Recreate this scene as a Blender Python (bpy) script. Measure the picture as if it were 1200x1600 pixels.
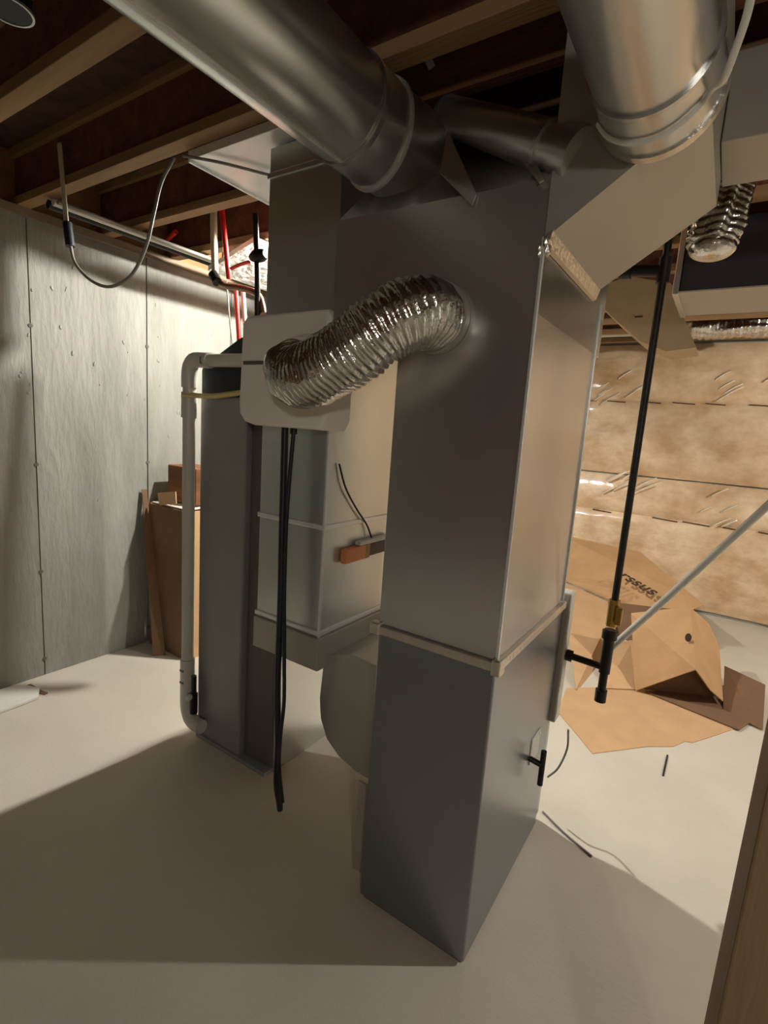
import bpy, bmesh, math, random
from mathutils import Vector, Matrix, noise as mnoise

random.seed(7)
scene = bpy.context.scene
for o in list(bpy.data.objects):
    bpy.data.objects.remove(o)
C = scene.collection

# ------------------------------------------------------------------ camera
F, YAW, PITCH, ROLL, H = 800.0, math.radians(-33.126), math.radians(9.429), math.radians(4.0), 1.55
fw = Vector((math.sin(YAW) * math.cos(PITCH), math.cos(YAW) * math.cos(PITCH), -math.sin(PITCH)))
rt0 = Vector((math.cos(YAW), -math.sin(YAW), 0.0))
up0 = rt0.cross(fw)
RT = rt0 * math.cos(ROLL) + up0 * math.sin(ROLL)
UP = up0 * math.cos(ROLL) - rt0 * math.sin(ROLL)
EYE = Vector((0, 0, H))
cam_d = bpy.data.cameras.new('camera')
cam = bpy.data.objects.new('camera', cam_d)
C.objects.link(cam)
cam.matrix_world = Matrix(((RT.x, UP.x, -fw.x, 0), (RT.y, UP.y, -fw.y, 0), (RT.z, UP.z, -fw.z, H), (0, 0, 0, 1)))
cam_d.sensor_fit = 'VERTICAL'
cam_d.sensor_height = 24.0
cam_d.lens = 24.0 * F / 1600.0
cam_d.clip_start = 0.02
scene.camera = cam

# ------------------------------------------------------------------ world, exposure
world = bpy.data.worlds.new('world')
scene.world = world
world.use_nodes = True
world.node_tree.nodes['Background'].inputs[0].default_value = (0.9, 0.93, 1.0, 1)
world.node_tree.nodes['Background'].inputs[1].default_value = 0.02
vs = scene.view_settings
vs.view_transform = 'Standard'
vs.look = 'None'
vs.gamma = 1.0
vs.use_curve_mapping = False
vs.exposure = 1.25
BULB_A = (-1.90, 2.36, 2.54)      # bare bulb behind the ducts
BULB_B = (2.30, 3.24, 2.34)       # bare bulb further along the basement, to the right
FILL_C = (1.7, -1.9, 2.12)        # added dim fill lamp behind the photographer, no known source
BULB_A_L, BULB_B_L, FILL_C_L = 2750.0, 2500.0, 62.0


# ------------------------------------------------------------------ geometry helpers
def at(x, y, X=None, Y=None, Z=None):
    """point seen at photo pixel (x, y) lying on the plane X=, Y= or Z="""
    d = RT * ((x - 600) / F) - UP * ((y - 800) / F) + fw
    if X is not None:
        t = X / d.x
    elif Y is not None:
        t = Y / d.y
    else:
        t = (Z - H) / d.z
    return EYE + d * t


def lin(c):
    return tuple((v / 12.92 if v <= 0.04045 else ((v + 0.055) / 1.055) ** 2.4) for v in (x / 255.0 for x in c)) + (1,)


def add_box(bm, x0, x1, y0, y1, z0, z1, bev=0.0):
    vv = [bm.verts.new((x, y, z)) for x in (x0, x1) for y in (y0, y1) for z in (z0, z1)]
    fs = []
    for q in ((0, 1, 3, 2), (4, 6, 7, 5), (0, 4, 5, 1), (2, 3, 7, 6), (0, 2, 6, 4), (1, 5, 7, 3)):
        fs.append(bm.faces.new([vv[i] for i in q]))
    if bev > 0:
        es = list({e for f in fs for e in f.edges})
        bmesh.ops.bevel(bm, geom=es, offset=bev, segments=2, profile=0.5, affect='EDGES')
    return vv


def add_prism(bm, pts, vec, flip=False):
    """polygon pts (3D) extruded by vec"""
    vec = Vector(vec)
    a = [bm.verts.new(Vector(p)) for p in pts]
    b = [bm.verts.new(Vector(p) + vec) for p in pts]
    n = len(pts)
    bm.faces.new(a)
    bm.faces.new(list(reversed(b)))
    for i in range(n):
        j = (i + 1) % n
        bm.faces.new((a[i], b[i], b[j], a[j]))


def smooth_path(pts, sub=8):
    P = [Vector(p) for p in pts]
    if len(P) < 3:
        return P
    out = []
    for i in range(len(P) - 1):
        p0 = P[i - 1] if i > 0 else P[i] * 2 - P[i + 1]
        p1, p2 = P[i], P[i + 1]
        p3 = P[i + 2] if i + 2 < len(P) else P[i + 1] * 2 - P[i]
        for k in range(sub):
            t = k / sub
            out.append(0.5 * ((2 * p1) + (p2 - p0) * t + (2 * p0 - 5 * p1 + 4 * p2 - p3) * t * t + (3 * p1 - p0 - 3 * p2 + p3) * t ** 3))
    out.append(P[-1])
    return out


def resample(P, step):
    d = [0.0]
    for i in range(1, len(P)):
        d.append(d[-1] + (P[i] - P[i - 1]).length)
    n = max(2, int(d[-1] / step))
    out, j = [], 0
    for k in range(n + 1):
        s = d[-1] * k / n
        while j < len(P) - 2 and d[j + 1] < s:
            j += 1
        seg = d[j + 1] - d[j]
        out.append(P[j].lerp(P[j + 1], (s - d[j]) / seg if seg > 1e-9 else 0))
    return out


def add_tube(bm, P, r, n=12, caps=True, rfun=None, flat=None):
    """sweep a circle (or flattened section) along points P"""
    P = [Vector(p) for p in P]
    T = []
    for i in range(len(P)):
        a = P[max(0, i - 1)]
        b = P[min(len(P) - 1, i + 1)]
        T.append((b - a).normalized())
    ref = Vector((0, 0, 1)) if abs(T[0].z) < 0.9 else Vector((0, 1, 0))
    u = T[0].cross(ref).normalized()
    rings = []
    for i, p in enumerate(P):
        u = (u - T[i] * u.dot(T[i])).normalized()
        v = T[i].cross(u)
        ring = []
        for k in range(n):
            a = 2 * math.pi * k / n
            rr = rfun(i, k, n) if rfun else r
            fl = flat if flat else 1.0
            ring.append(bm.verts.new(p + u * (math.cos(a) * rr) + v * (math.sin(a) * rr * fl)))
        rings.append(ring)
    for i in range(len(rings) - 1):
        for k in range(n):
            bm.faces.new((rings[i][k], rings[i][(k + 1) % n], rings[i + 1][(k + 1) % n], rings[i + 1][k]))
    if caps:
        bm.faces.new(list(reversed(rings[0])))
        bm.faces.new(rings[-1])


def add_ring(bm, p, axis, r, w, t, n=40):
    """band of width w and thickness t around axis"""
    axis = Vector(axis).normalized()
    p = Vector(p)
    ref = Vector((0, 0, 1)) if abs(axis.z) < 0.9 else Vector((1, 0, 0))
    u = axis.cross(ref).normalized()
    v = axis.cross(u)
    prof = [(r - 0.002, -w / 2), (r + t, -w / 2), (r + t, w / 2), (r - 0.002, w / 2)]
    rings = []
    for k in range(n):
        a = 2 * math.pi * k / n
        d = u * math.cos(a) + v * math.sin(a)
        rings.append([bm.verts.new(p + d * rr + axis * s) for rr, s in prof])
    for k in range(n):
        A, B = rings[k], rings[(k + 1) % n]
        for i in range(4):
            j = (i + 1) % 4
            bm.faces.new((A[i], A[j], B[j], B[i]))


def obj(name, bm, material, parent=None, smooth=False, kind=None):
    bmesh.ops.recalc_face_normals(bm, faces=bm.faces)
    me = bpy.data.meshes.new(name)
    bm.to_mesh(me)
    bm.free()
    me.materials.append(M[material])
    if smooth:
        me.shade_smooth()
        if smooth != 'all':
            try:
                me.set_sharp_from_angle(angle=math.radians(40))
            except Exception:
                pass
    o = bpy.data.objects.new(name, me)
    C.objects.link(o)
    if parent is not None:
        o.parent = parent
        o.matrix_parent_inverse = Matrix.Translation(parent.location).inverted()
    if kind:
        o['kind'] = kind
    return o


def box(name, mat_, parent, x0, x1, y0, y1, z0, z1, bev=0.0, **k):
    bm = bmesh.new()
    add_box(bm, x0, x1, y0, y1, z0, z1, bev)
    return obj(name, bm, mat_, parent, **k)


def tube(name, mat_, parent, pts, r, n=14, sub=8, smooth=True, **k):
    bm = bmesh.new()
    add_tube(bm, smooth_path(pts, sub) if len(pts) > 2 else [Vector(p) for p in pts], r, n, **k)
    return obj(name, bm, mat_, parent, smooth=smooth)


def band(name, mat_, parent, p, axis, r, w, t, n=40):
    bm = bmesh.new()
    add_ring(bm, p, axis, r, w, t, n)
    return obj(name, bm, mat_, parent, smooth=True)


def thing(name, label, cat, loc, group=None):
    o = bpy.data.objects.new(name, None)
    C.objects.link(o)
    o.empty_display_size = 0.1
    o.location = loc
    return tag(o, label, cat, group)


def tag(o, label, cat, group=None):
    o['label'] = label
    o['category'] = cat
    if group:
        o['group'] = group
    return o


# ------------------------------------------------------------------ materials
M = {}


def material(name, col, rough=0.5, metal=0.0, var=0.12, vscale=6.0, bump=0.0, bscale=40.0, rvar=0.0, col2=None,
             stretch=(1, 1, 1), spec=0.5, bump2=0.0, b2scale=3.0, coat=0.0, contrast=(0.35, 0.65)):
    m = bpy.data.materials.new(name)
    m.use_nodes = True
    nt = m.node_tree
    b = nt.nodes['Principled BSDF']
    tc = nt.nodes.new('ShaderNodeTexCoord')
    mp = nt.nodes.new('ShaderNodeMapping')
    mp.inputs['Scale'].default_value = stretch
    nt.links.new(tc.outputs['Object'], mp.inputs['Vector'])
    n1 = nt.nodes.new('ShaderNodeTexNoise')
    n1.inputs['Scale'].default_value = vscale
    n1.inputs['Detail'].default_value = 6
    n1.inputs['Roughness'].default_value = 0.6
    nt.links.new(mp.outputs[0], n1.inputs['Vector'])
    rp = nt.nodes.new('ShaderNodeValToRGB')
    c = lin(col)
    if col2:
        ca, cb = c, lin(col2)
    else:
        ca = tuple(v * (1 - var) for v in c[:3]) + (1,)
        cb = tuple(min(1, v * (1 + var)) for v in c[:3]) + (1,)
    rp.color_ramp.elements[0].position = contrast[0]
    rp.color_ramp.elements[1].position = contrast[1]
    rp.color_ramp.elements[0].color = ca
    rp.color_ramp.elements[1].color = cb
    nt.links.new(n1.outputs['Fac'], rp.inputs['Fac'])
    nt.links.new(rp.outputs['Color'], b.inputs['Base Color'])
    b.inputs['Roughness'].default_value = rough
    b.inputs['Metallic'].default_value = metal
    b.inputs['Specular IOR Level'].default_value = spec
    b.inputs['Coat Weight'].default_value = coat
    b.inputs['Coat Roughness'].default_value = 0.12
    if rvar:
        mr = nt.nodes.new('ShaderNodeMapRange')
        mr.inputs['From Min'].default_value = 0.3
        mr.inputs['From Max'].default_value = 0.7
        mr.inputs['To Min'].default_value = max(0.02, rough - rvar)
        mr.inputs['To Max'].default_value = rough + rvar
        nt.links.new(n1.outputs['Fac'], mr.inputs['Value'])
        nt.links.new(mr.outputs[0], b.inputs['Roughness'])
    prev = None
    for strength, scale in ((bump2, b2scale), (bump, bscale)):
        if strength:
            n2 = nt.nodes.new('ShaderNodeTexNoise')
            n2.inputs['Scale'].default_value = scale
            n2.inputs['Detail'].default_value = 3
            nt.links.new(mp.outputs[0], n2.inputs['Vector'])
            bp = nt.nodes.new('ShaderNodeBump')
            bp.inputs['Strength'].default_value = strength
            bp.inputs['Distance'].default_value = 0.02
            nt.links.new(n2.outputs['Fac'], bp.inputs['Height'])
            if prev:
                nt.links.new(prev.outputs[0], bp.inputs['Normal'])
            prev = bp
    if prev:
        nt.links.new(prev.outputs[0], b.inputs['Normal'])
    M[name] = m
    return m


material('floor_concrete', (206, 198, 180), 0.55, var=0.05, vscale=2.2, bump=0.06, bscale=90, rvar=0.1)
material('wall_concrete', (122, 121, 110), 0.85, vscale=2.6, col2=(154, 153, 142), bump=0.4, bscale=30, bump2=0.25, b2scale=5, stretch=(1, 1.3, 0.35), contrast=(0.3, 0.7))
material('seam_dark', (96, 92, 82), 0.9)
material('insulation', (202, 164, 120), 0.4, vscale=3.2, col2=(238, 210, 174), bump=0.3, bscale=14, bump2=0.7, b2scale=4.5, coat=0.6, stretch=(1, 1, 1.4))
material('glint_pale', (240, 224, 200), 0.12, var=0.04, bump=0.3, bscale=9, spec=0.8, coat=0.5)  # pale colour for the painted glints on the film
material('stitch', (96, 68, 44), 0.8)
material('joist_wood', (96, 58, 32), 0.75, vscale=5, col2=(132, 84, 46), bump=0.15, bscale=60, stretch=(0.15, 2, 2))
material('joist_web', (92, 52, 34), 0.8, vscale=16, col2=(122, 74, 46), bump=0.2, bscale=60)
material('joist_flange', (130, 98, 62), 0.72, vscale=5, col2=(166, 132, 90), bump=0.1, bscale=60, stretch=(0.15, 2, 2))
material('subfloor', (70, 42, 28), 0.85, vscale=14, col2=(92, 60, 40), bump=0.2, bscale=60)
material('post_wood', (138, 110, 80), 0.7, vscale=5, col2=(160, 132, 100), bump=0.15, bscale=50, stretch=(2, 2, 0.15))
material('sill_wood', (118, 104, 84), 0.75, vscale=5, col2=(142, 126, 102), stretch=(2, 0.2, 2))
material('rim_wood', (130, 92, 56), 0.75, vscale=5, col2=(160, 118, 74), stretch=(2, 0.2, 2))
material('galv', (212, 216, 211), 0.3, 0.76, var=0.03, vscale=3, bump2=0.03, b2scale=1.8)
material('galv_round', (204, 206, 202), 0.28, 0.85, var=0.03, vscale=3)
material('galv_dark', (204, 203, 200), 0.27, 0.82, var=0.05, vscale=2.0, bump2=0.03, b2scale=1.6)
material('galv_bright', (232, 233, 230), 0.34, 0.4, var=0.02, vscale=10)  # lighter galvanised colour, brightened to stand for the plenum seam's glint
material('galv_dull', (178, 173, 162), 0.5, 0.45, var=0.03, vscale=4)
material('cabinet_dark', (142, 145, 149), 0.3, 0.84, var=0.03, vscale=2, bump2=0.02, b2scale=2)
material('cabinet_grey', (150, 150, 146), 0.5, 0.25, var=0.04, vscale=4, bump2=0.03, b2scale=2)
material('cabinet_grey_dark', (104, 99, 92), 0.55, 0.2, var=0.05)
material('cabinet_pale', (186, 182, 170), 0.45, 0.1, var=0.04)
material('foil', (214, 210, 202), 0.2, 1.0, var=0.05, vscale=20, bump=0.18, bscale=70, rvar=0.06)
material('foil_tape', (214, 208, 194), 0.28, 0.8, var=0.05, vscale=20, bump=0.2, bscale=60)
material('white_plastic', (196, 192, 178), 0.45, var=0.04)
material('humidifier_plastic', (240, 233, 218), 0.5, var=0.02, vscale=5)
material('pvc', (204, 200, 186), 0.38, var=0.04)
material('pvc_dirty', (176, 170, 156), 0.45, var=0.08)
material('black_iron', (44, 40, 36), 0.42, 0.6, var=0.2, vscale=30)
material('black_rubber', (26, 26, 32), 0.45, var=0.1)
material('black_plastic', (24, 26, 28), 0.5, var=0.1)
material('brass', (176, 140, 72), 0.32, 0.9, var=0.1)
material('copper', (136, 98, 74), 0.45, 0.7, var=0.15)
material('red_pex', (216, 44, 34), 0.4, var=0.06)
material('cream_pex', (206, 196, 166), 0.45, var=0.05)
material('yellow', (214, 198, 130), 0.5, var=0.05)
material('cable_grey', (130, 124, 112), 0.5, var=0.05)
material('cable_white', (214, 212, 200), 0.45, var=0.05)
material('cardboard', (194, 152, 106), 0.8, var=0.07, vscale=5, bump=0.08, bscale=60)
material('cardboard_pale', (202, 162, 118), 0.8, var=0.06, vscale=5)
material('cardboard_dark', (120, 90, 64), 0.85, var=0.1, vscale=5)  # darker cardboard; on the cartons it paints in shade
material('ink', (70, 52, 36), 0.8, var=0.05)
material('orange', (214, 130, 80), 0.5, var=0.05)
material('ochre', (150, 116, 46), 0.5, var=0.05)
material('brown_plastic', (70, 48, 38), 0.5, var=0.05)
material('paper', (232, 228, 216), 0.35, var=0.03, bump=0.2, bscale=12)
material('white_batt', (236, 234, 226), 0.9, var=0.06, vscale=12, bump=0.5, bscale=20)
material('tan_duct', (182, 160, 124), 0.6, 0.1, var=0.05)
material('dark_duct', (58, 58, 62), 0.5, 0.4, var=0.08)
material('porcelain', (220, 218, 210), 0.35, var=0.02)


def emission(name, col, strength):
    m = bpy.data.materials.new(name)
    m.use_nodes = True
    nt = m.node_tree
    nt.nodes.remove(nt.nodes['Principled BSDF'])
    e = nt.nodes.new('ShaderNodeEmission')
    e.inputs['Color'].default_value = col
    e.inputs['Strength'].default_value = strength
    nt.links.new(e.outputs[0], nt.nodes['Material Output'].inputs[0])
    M[name] = m


emission('bulb_near', (1.0, 0.985, 0.945, 1), BULB_A_L)
emission('bulb_side', (1.0, 0.985, 0.945, 1), BULB_B_L)
emission('fill_rear', (1.0, 0.97, 0.91, 1), FILL_C_L)  # glow of the added fill lamp behind the viewpoint

# ------------------------------------------------------------------ the setting
WX, WY = -3.09, 5.65            # left concrete wall, far insulated wall
JZ, SZ = 2.50, 2.76             # joist underside, subfloor underside
fl = box('floor', 'floor_concrete', None, WX - 0.2, 4.2, -3.2, WY + 0.2, -0.12, 0.0, kind='structure')

wl = box('wall_left', 'seam_dark', None, WX - 0.2, WX - 0.008, -3.2, WY + 0.2, 0.0, 2.46, kind='structure')
PW = 0.644
y = 1.27 - 7 * PW
k = 0
while y < WY:
    y0, y1 = max(-3.2, y + 0.003), min(WY + 0.1, y + PW - 0.003)
    if y1 > y0:
        box('concrete_panel', 'wall_concrete', wl, WX - 0.02, WX - random.uniform(0, 0.003), y0, y1, 0.0, 2.46, bev=0.0015)
    if -0.5 < y < 4:
        for z in (0.10, 0.62, 1.22, 1.94):
            bm = bmesh.new()
            add_tube(bm, [(WX - 0.01, y, z), (WX + 0.004, y, z)], 0.011, 10)
            obj('form_tie', bm, 'seam_dark', wl, smooth=True)
    y += PW
# blobs and ridges left by the forms on the lit wall
for i in range(46):
    yy, zz = random.uniform(1.0, 2.7), random.uniform(1.5, 2.3) if i < 36 else random.uniform(0.4, 1.5)
    bm = bmesh.new()
    bmesh.ops.create_icosphere(bm, subdivisions=1, radius=1.0, matrix=Matrix.Translation((WX, yy, zz)) @ Matrix.Rotation(random.uniform(-.5, .5), 4, 'X') @ Matrix.Diagonal((0.0025, random.uniform(.003, .008), random.uniform(.005, .016), 1)))
    obj('concrete_ridge', bm, 'wall_concrete', wl, smooth='all')

t1 = box('trim_1', 'sill_wood', None, WX - 0.2, WX + 0.02, -3.2, WY, 2.46, 2.50, kind='structure')
t2 = box('trim_2', 'rim_wood', None, WX - 0.2, WX - 0.05, -3.2, WY, 2.50, 2.76, kind='structure')

wb = box('wall_back', 'wall_concrete', None, WX, 4.2, WY, WY + 0.2, 0.0, 2.76, kind='structure')


def blanket(x0, x1, z0, z1, seed, ymid, stitch_z):
    bm = bmesh.new()
    nx, nz = int((x1 - x0) / 0.05), 26
    g = []
    for j in range(nz + 1):
        row = []
        for i in range(nx + 1):
            x = x0 + (x1 - x0) * i / nx
            z = z0 + (z1 - z0) * j / nz
            tz = j / nz
            puff = 0.075 * (1 - abs(2 * tz - 1) ** 4)
            tx = min(1, min(i, nx - i) / 3)
            puff *= 0.45 + 0.55 * tx
            if stitch_z:
                puff -= 0.035 * math.exp(-((z - stitch_z) / 0.035) ** 2)
            n = mnoise.noise(Vector((x * 2.2, z * 3.0, seed))) * 0.016 + mnoise.noise(Vector((x * 7, z * 5 + x * 4, seed + 9))) * 0.007
            row.append(bm.verts.new((x, ymid - 0.02 - puff - n, z)))
        g.append(row)
    for j in range(nz):
        for i in range(nx):
            bm.faces.new((g[j][i], g[j][i + 1], g[j + 1][i + 1], g[j + 1][i]))
    # closed back
    b = [bm.verts.new((x0, ymid, z0)), bm.verts.new((x1, ymid, z0)), bm.verts.new((x1, ymid, z1)), bm.verts.new((x0, ymid, z1))]
    bm.faces.new(list(reversed(b)))
    bm.faces.new([b[0], b[1]] + list(reversed(g[0])))
    bm.faces.new([b[3], b[2]] + list(reversed(g[-1]))) if False else bm.faces.new([b[2], b[3]] + g[-1])
    bm.faces.new([b[3], b[0]] + [g[j][0] for j in range(nz + 1)])
    bm.faces.new([b[1], b[2]] + [g[j][-1] for j in reversed(range(nz + 1))])
    o = obj('insulation_blanket', bm, 'insulation', wb, smooth=True)
    # dashed stitch line
    if stitch_z:
        x = x0 + 0.1
        while x < x1 - 0.2:
            if x < 2.0 and random.random() < 0.85:
                bm = bmesh.new()
                l = random.uniform(0.10, 0.22)
                add_tube(bm, [(x, ymid - 0.073, stitch_z), (x + l, ymid - 0.073, stitch_z - 0.01)], 0.006, 6)
                obj('stitch', bm, 'stitch', o)
            x += random.uniform(0.2, 0.34)
    return o


for i, (a, b_) in enumerate(((-3.0, -1.72), (-1.70, 1.2), (1.22, 4.1))):
    blanket(a, b_, 1.25, 2.50, 3.1 + i, WY, 1.96)
    blanket(a, b_, 0.03, 1.235, 7.7 + i, WY, 0.86)
# pale streaks that paint in the glints of clear film on the blankets
for (cx, cz, n_, s) in ((-1.02, 2.05, 8, 1), (-0.92, 1.16, 7, 1), (0.0, 2.1, 6, 1), (0.05, 1.0, 5, 1)):
    for q in range(n_):
        x0, z0 = cx + random.uniform(-0.22, 0.22), cz + random.uniform(-0.14, 0.14)
        l = random.uniform(0.08, 0.2)
        bm = bmesh.new()
        add_tube(bm, smooth_path([(x0, WY - 0.096, z0), (x0 + l * 0.5, WY - 0.104, z0 + l * 0.40), (x0 + l, WY - 0.096, z0 + l * 0.72)], 4), 0.007, 6)
        obj('film_glint', bm, 'glint_pale', wb, smooth='all')

wr = box('wall_right', 'wall_concrete', None, 4.0, 4.2, -3.2, WY, 0.0, 2.76, kind='structure')
wf = box('wall_front', 'subfloor', None, WX, 4.2, -3.2, -3.0, 0.0, 2.76, kind='structure')

ce = box('ceiling', 'subfloor', None, WX - 0.2, 4.2, -3.2, WY + 0.2, SZ, SZ + 0.1, kind='structure')
jm = None
yj = 1.235 - 10 * 0.42
while yj < WY - 0.05:
    if yj > -2.95:
        jo = box('floor_joist', 'joist_web', ce, WX - 0.05, 4.0, yj + 0.014, yj + 0.028, JZ + 0.036, SZ - 0.034)
        box('bottom_flange', 'joist_flange', jo, WX - 0.05, 4.0, yj - 0.010, yj + 0.052, JZ, JZ + 0.038, bev=0.002)
        box('top_flange', 'joist_flange', jo, WX - 0.05, 4.0, yj - 0.010, yj + 0.052, SZ - 0.036, SZ)
    yj += 0.42

box('blocking_board', 'joist_wood', ce, -1.15, 1.2, 1.44, 1.48, 2.51, SZ, bev=0.002)

# ------------------------------------------------------------------ bulbs
def bulb(name, p, mat_, label, rad=0.03):
    t = thing(name, label, 'light bulb', (p[0], p[1], JZ if p[2] > 2.3 else p[2]))
    bm = bmesh.new()
    bmesh.ops.create_uvsphere(bm, u_segments=20, v_segments=12, radius=rad, matrix=Matrix.Translation(Vector(p) - Vector((0, 0, rad - 0.03))))
    obj('glass', bm, mat_, t, smooth='all')
    bm = bmesh.new()
    add_tube(bm, [(p[0], p[1], p[2] + 0.028), (p[0], p[1], p[2] + 0.07)], 0.016, 14)
    obj('screw_base', bm, 'brass', t, smooth=True)
    bm = bmesh.new()
    add_tube(bm, [(p[0], p[1], p[2] + 0.06), (p[0], p[1], p[2] + 0.10), (p[0], p[1], JZ + 0.26)], 0.05, 20, rfun=lambda i, k, n: (0.03, 0.055, 0.055)[i])
    obj('lamp_holder', bm, 'porcelain', t, smooth=True)
    return t


bulb('light_bulb', BULB_A, 'bulb_near', 'bare bulb in a porcelain holder hidden behind the upright ducts')
bulb('light_bulb', BULB_B, 'bulb_side', 'bare bulb on the joists right of the furnace, outside the view')
bulb('light_bulb', FILL_C, 'fill_rear', 'added fill lamp behind the viewpoint, a dim frosted globe on the joists', 0.11)

# ------------------------------------------------------------------ furnace
FX0, FX1, FY0, FY1, FZ = -0.80, -0.423, 1.24, 1.93, 0.95
fu = thing('furnace', 'dark metal furnace cabinet standing on the floor under the tall plenum', 'furnace', (-0.61, 1.6, 0))
box('cabinet', 'cabinet_dark', fu, FX0, FX1, FY0, FY1, 0.012, FZ, bev=0.006)
box('base_rail', 'cabinet_grey_dark', fu, FX0 + 0.01, FX1 - 0.01, FY0 + 0.01, FY1, 0.0, 0.02)
d = box('door', 'cabinet_pale', fu, FX0 + 0.005, FX1 + 0.022, FY1, FY1 + 0.07, 0.46, 0.985, bev=0.008)
d2 = box('door', 'cabinet_pale', fu, FX0 + 0.005, FX1 - 0.004, FY1, FY1 + 0.045, 0.03, 0.45, bev=0.008)
fl_ = box('flange', 'foil_tape', fu, FX0 - 0.012, FX1 + 0.012, FY0 - 0.012, FY1 - 0.02, FZ - 0.016, FZ + 0.012, bev=0.003)
box('corner_tab', 'foil_tape', fl_, FX1 - 0.008, FX1 + 0.018, FY0 - 0.018, FY0 + 0.02, FZ - 0.024, FZ + 0.022, bev=0.004)
box('corner_tab', 'foil_tape', fl_, FX0 - 0.022, FX0 + 0.012, FY0 - 0.016, FY0 + 0.012, FZ - 0.02, FZ + 0.018, bev=0.004)
pl = box('cover_plate', 'cabinet_pale', fu, FX1 - 0.002, FX1 + 0.004, 1.70, 1.80, 0.40, 0.50, bev=0.002)
for a, b_ in ((1.715, 0.415), (1.785, 0.485)):
    bm = bmesh.new()
    add_tube(bm, [(FX1 + 0.003, a, b_), (FX1 + 0.007, a, b_)], 0.005, 8)
    obj('screw', bm, 'galv_dark', pl)
df = tube('drain_fitting', 'black_iron', fu, [(FX1 - 0.01, 1.70, 0.43), (FX1 + 0.045, 1.71, 0.415)], 0.010)
tube('stub', 'black_iron', df, [(FX1 + 0.045, 1.71, 0.34), (FX1 + 0.045, 1.71, 0.47)], 0.010)
tube('drain_tube', 'cable_grey', fu, [at(888, 1140, X=-0.36), at(886, 1170, X=-0.36), at(872, 1200, X=-0.38), at(856, 1214, X=-0.418)], 0.004, n=8)

# ------------------------------------------------------------------ supply plenum above the furnace
HX0, HZ0, HZ1 = -1.036, 1.84, 2.13
sp = thing('supply_plenum', 'tall dark galvanised sheet-metal plenum rising from the furnace to the joists', 'duct', (-0.61, 1.55, FZ + 0.012))
box('trunk_body', 'galv_dark', sp, FX0, FX1, FY0, 1.88, FZ + 0.012, HZ1, bev=0.003)
bm = bmesh.new()
# wide upper chest with a sloping front at the top
prof = [(FY0 - 0.001, HZ0), (1.95, HZ0), (1.95, JZ - 0.01), (1.60, JZ - 0.01), (FY0 - 0.001, HZ1)]
add_prism(bm, [(HX0, a, b_) for a, b_ in prof], (FX1 - 0.0 - HX0, 0, 0))
obj('upper_chest', bm, 'galv_dark', sp)
box('standing_seam', 'galv_bright', sp, FX1 - 0.003, FX1 + 0.005, FY0 - 0.005, FY0 + 0.004, FZ + 0.02, 2.005, bev=0.001)  # pale seam colour paints in the specular line along this edge
box('standing_seam', 'galv', sp, FX1 - 0.002, FX1 + 0.006, 1.872, 1.884, FZ + 0.02, 2.0, bev=0.001)
for i in range(9):
    bm = bmesh.new()
    c = Vector((FX1 + random.uniform(-0.006, 0.012), FY0 + random.uniform(-0.012, 0.03), 1.985 + random.uniform(-0.03, 0.04)))
    bmesh.ops.create_icosphere(bm, subdivisions=1, radius=random.uniform(0.006, 0.013), matrix=Matrix.Translation(c) @ Matrix.Diagonal((0.7, 0.9, 1.3, 1)))
    obj('foil_tape_crumple', bm, 'foil_tape', sp)
# triangular folded tabs where the round pipes leave the chest
for pts in (((700, 205, 1.30), (745, 305, 1.235), (738, 322, 1.23), (688, 272, 1.24)), ((800, 232, 1.33), (828, 235, 1.33), (850, 283, 1.225), (843, 287, 1.225))):
    bm = bmesh.new()
    add_prism(bm, [at(a, b_, Y=yy) for a, b_, yy in pts], (0.0, -0.003, 0.002))
    obj('folded_tab', bm, 'galv_dull', sp)

# ------------------------------------------------------------------ return drop duct on the left
CX0, CX1, CY0, CY1, CZ0, CZ1 = -1.445, -1.125, 1.35, 1.92, 0.665, 2.457
rd = thing('return_duct', 'light galvanised return drop duct left of the plenum carrying the humidifier', 'duct', (-1.28, 1.63, CZ0))
box('duct_body', 'galv', rd, CX0, CX1, CY0, CY1, CZ0, CZ1, bev=0.003)
for z in (0.80, 1.19):
    box('drive_cleat', 'galv_bright', rd, CX0 - 0.006, CX1 + 0.006, CY0 - 0.007, CY1, z - 0.009, z + 0.009, bev=0.003)
box('corner_seam', 'galv_bright', rd, CX1 - 0.002, CX1 + 0.005, CY0 - 0.006, CY0 + 0.006, CZ0, 1.95, bev=0.001)
box('filter_rack', 'galv_dull', rd, CX0 - 0.003, CX1 + 0.012, CY0 - 0.014, CY1, CZ0 - 0.004, CZ0 + 0.12, bev=0.004)
box('top_cleat', 'galv', rd, CX0 - 0.006, CX1 + 0.006, CY0 - 0.006, CY1, 2.36, 2.378, bev=0.002)
# boot that turns from the return duct into the furnace side
bm = bmesh.new()
hx = [(-1.135, CZ0), (-1.145, 0.52), (-1.135, 0.44), (-1.10, 0.37), (-1.04, 0.325), (-0.96, 0.30), (FX0 - 0.002, 0.29)]
tx = [(FX0 - 0.002, 0.72), (-0.86, 0.73), (-1.0, 0.74), (CX1, 0.70)]
prof = [(x, z) for x, z in hx] + tx
add_prism(bm, [(x, 1.40, z) for x, z in prof], (0, 0.46, 0))
obj('elbow_boot', bm, 'galv_dark', rd, smooth=True)
box('boot_collar', 'galv_dull', rd, FX0 - 0.03, FX0 - 0.002, 1.37, 1.88, 0.27, 0.74, bev=0.004)
box('hanging_flap', 'galv_dull', rd, FX0 - 0.075, FX0 - 0.003, 1.30, 1.305, 0.02, 0.36)

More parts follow.
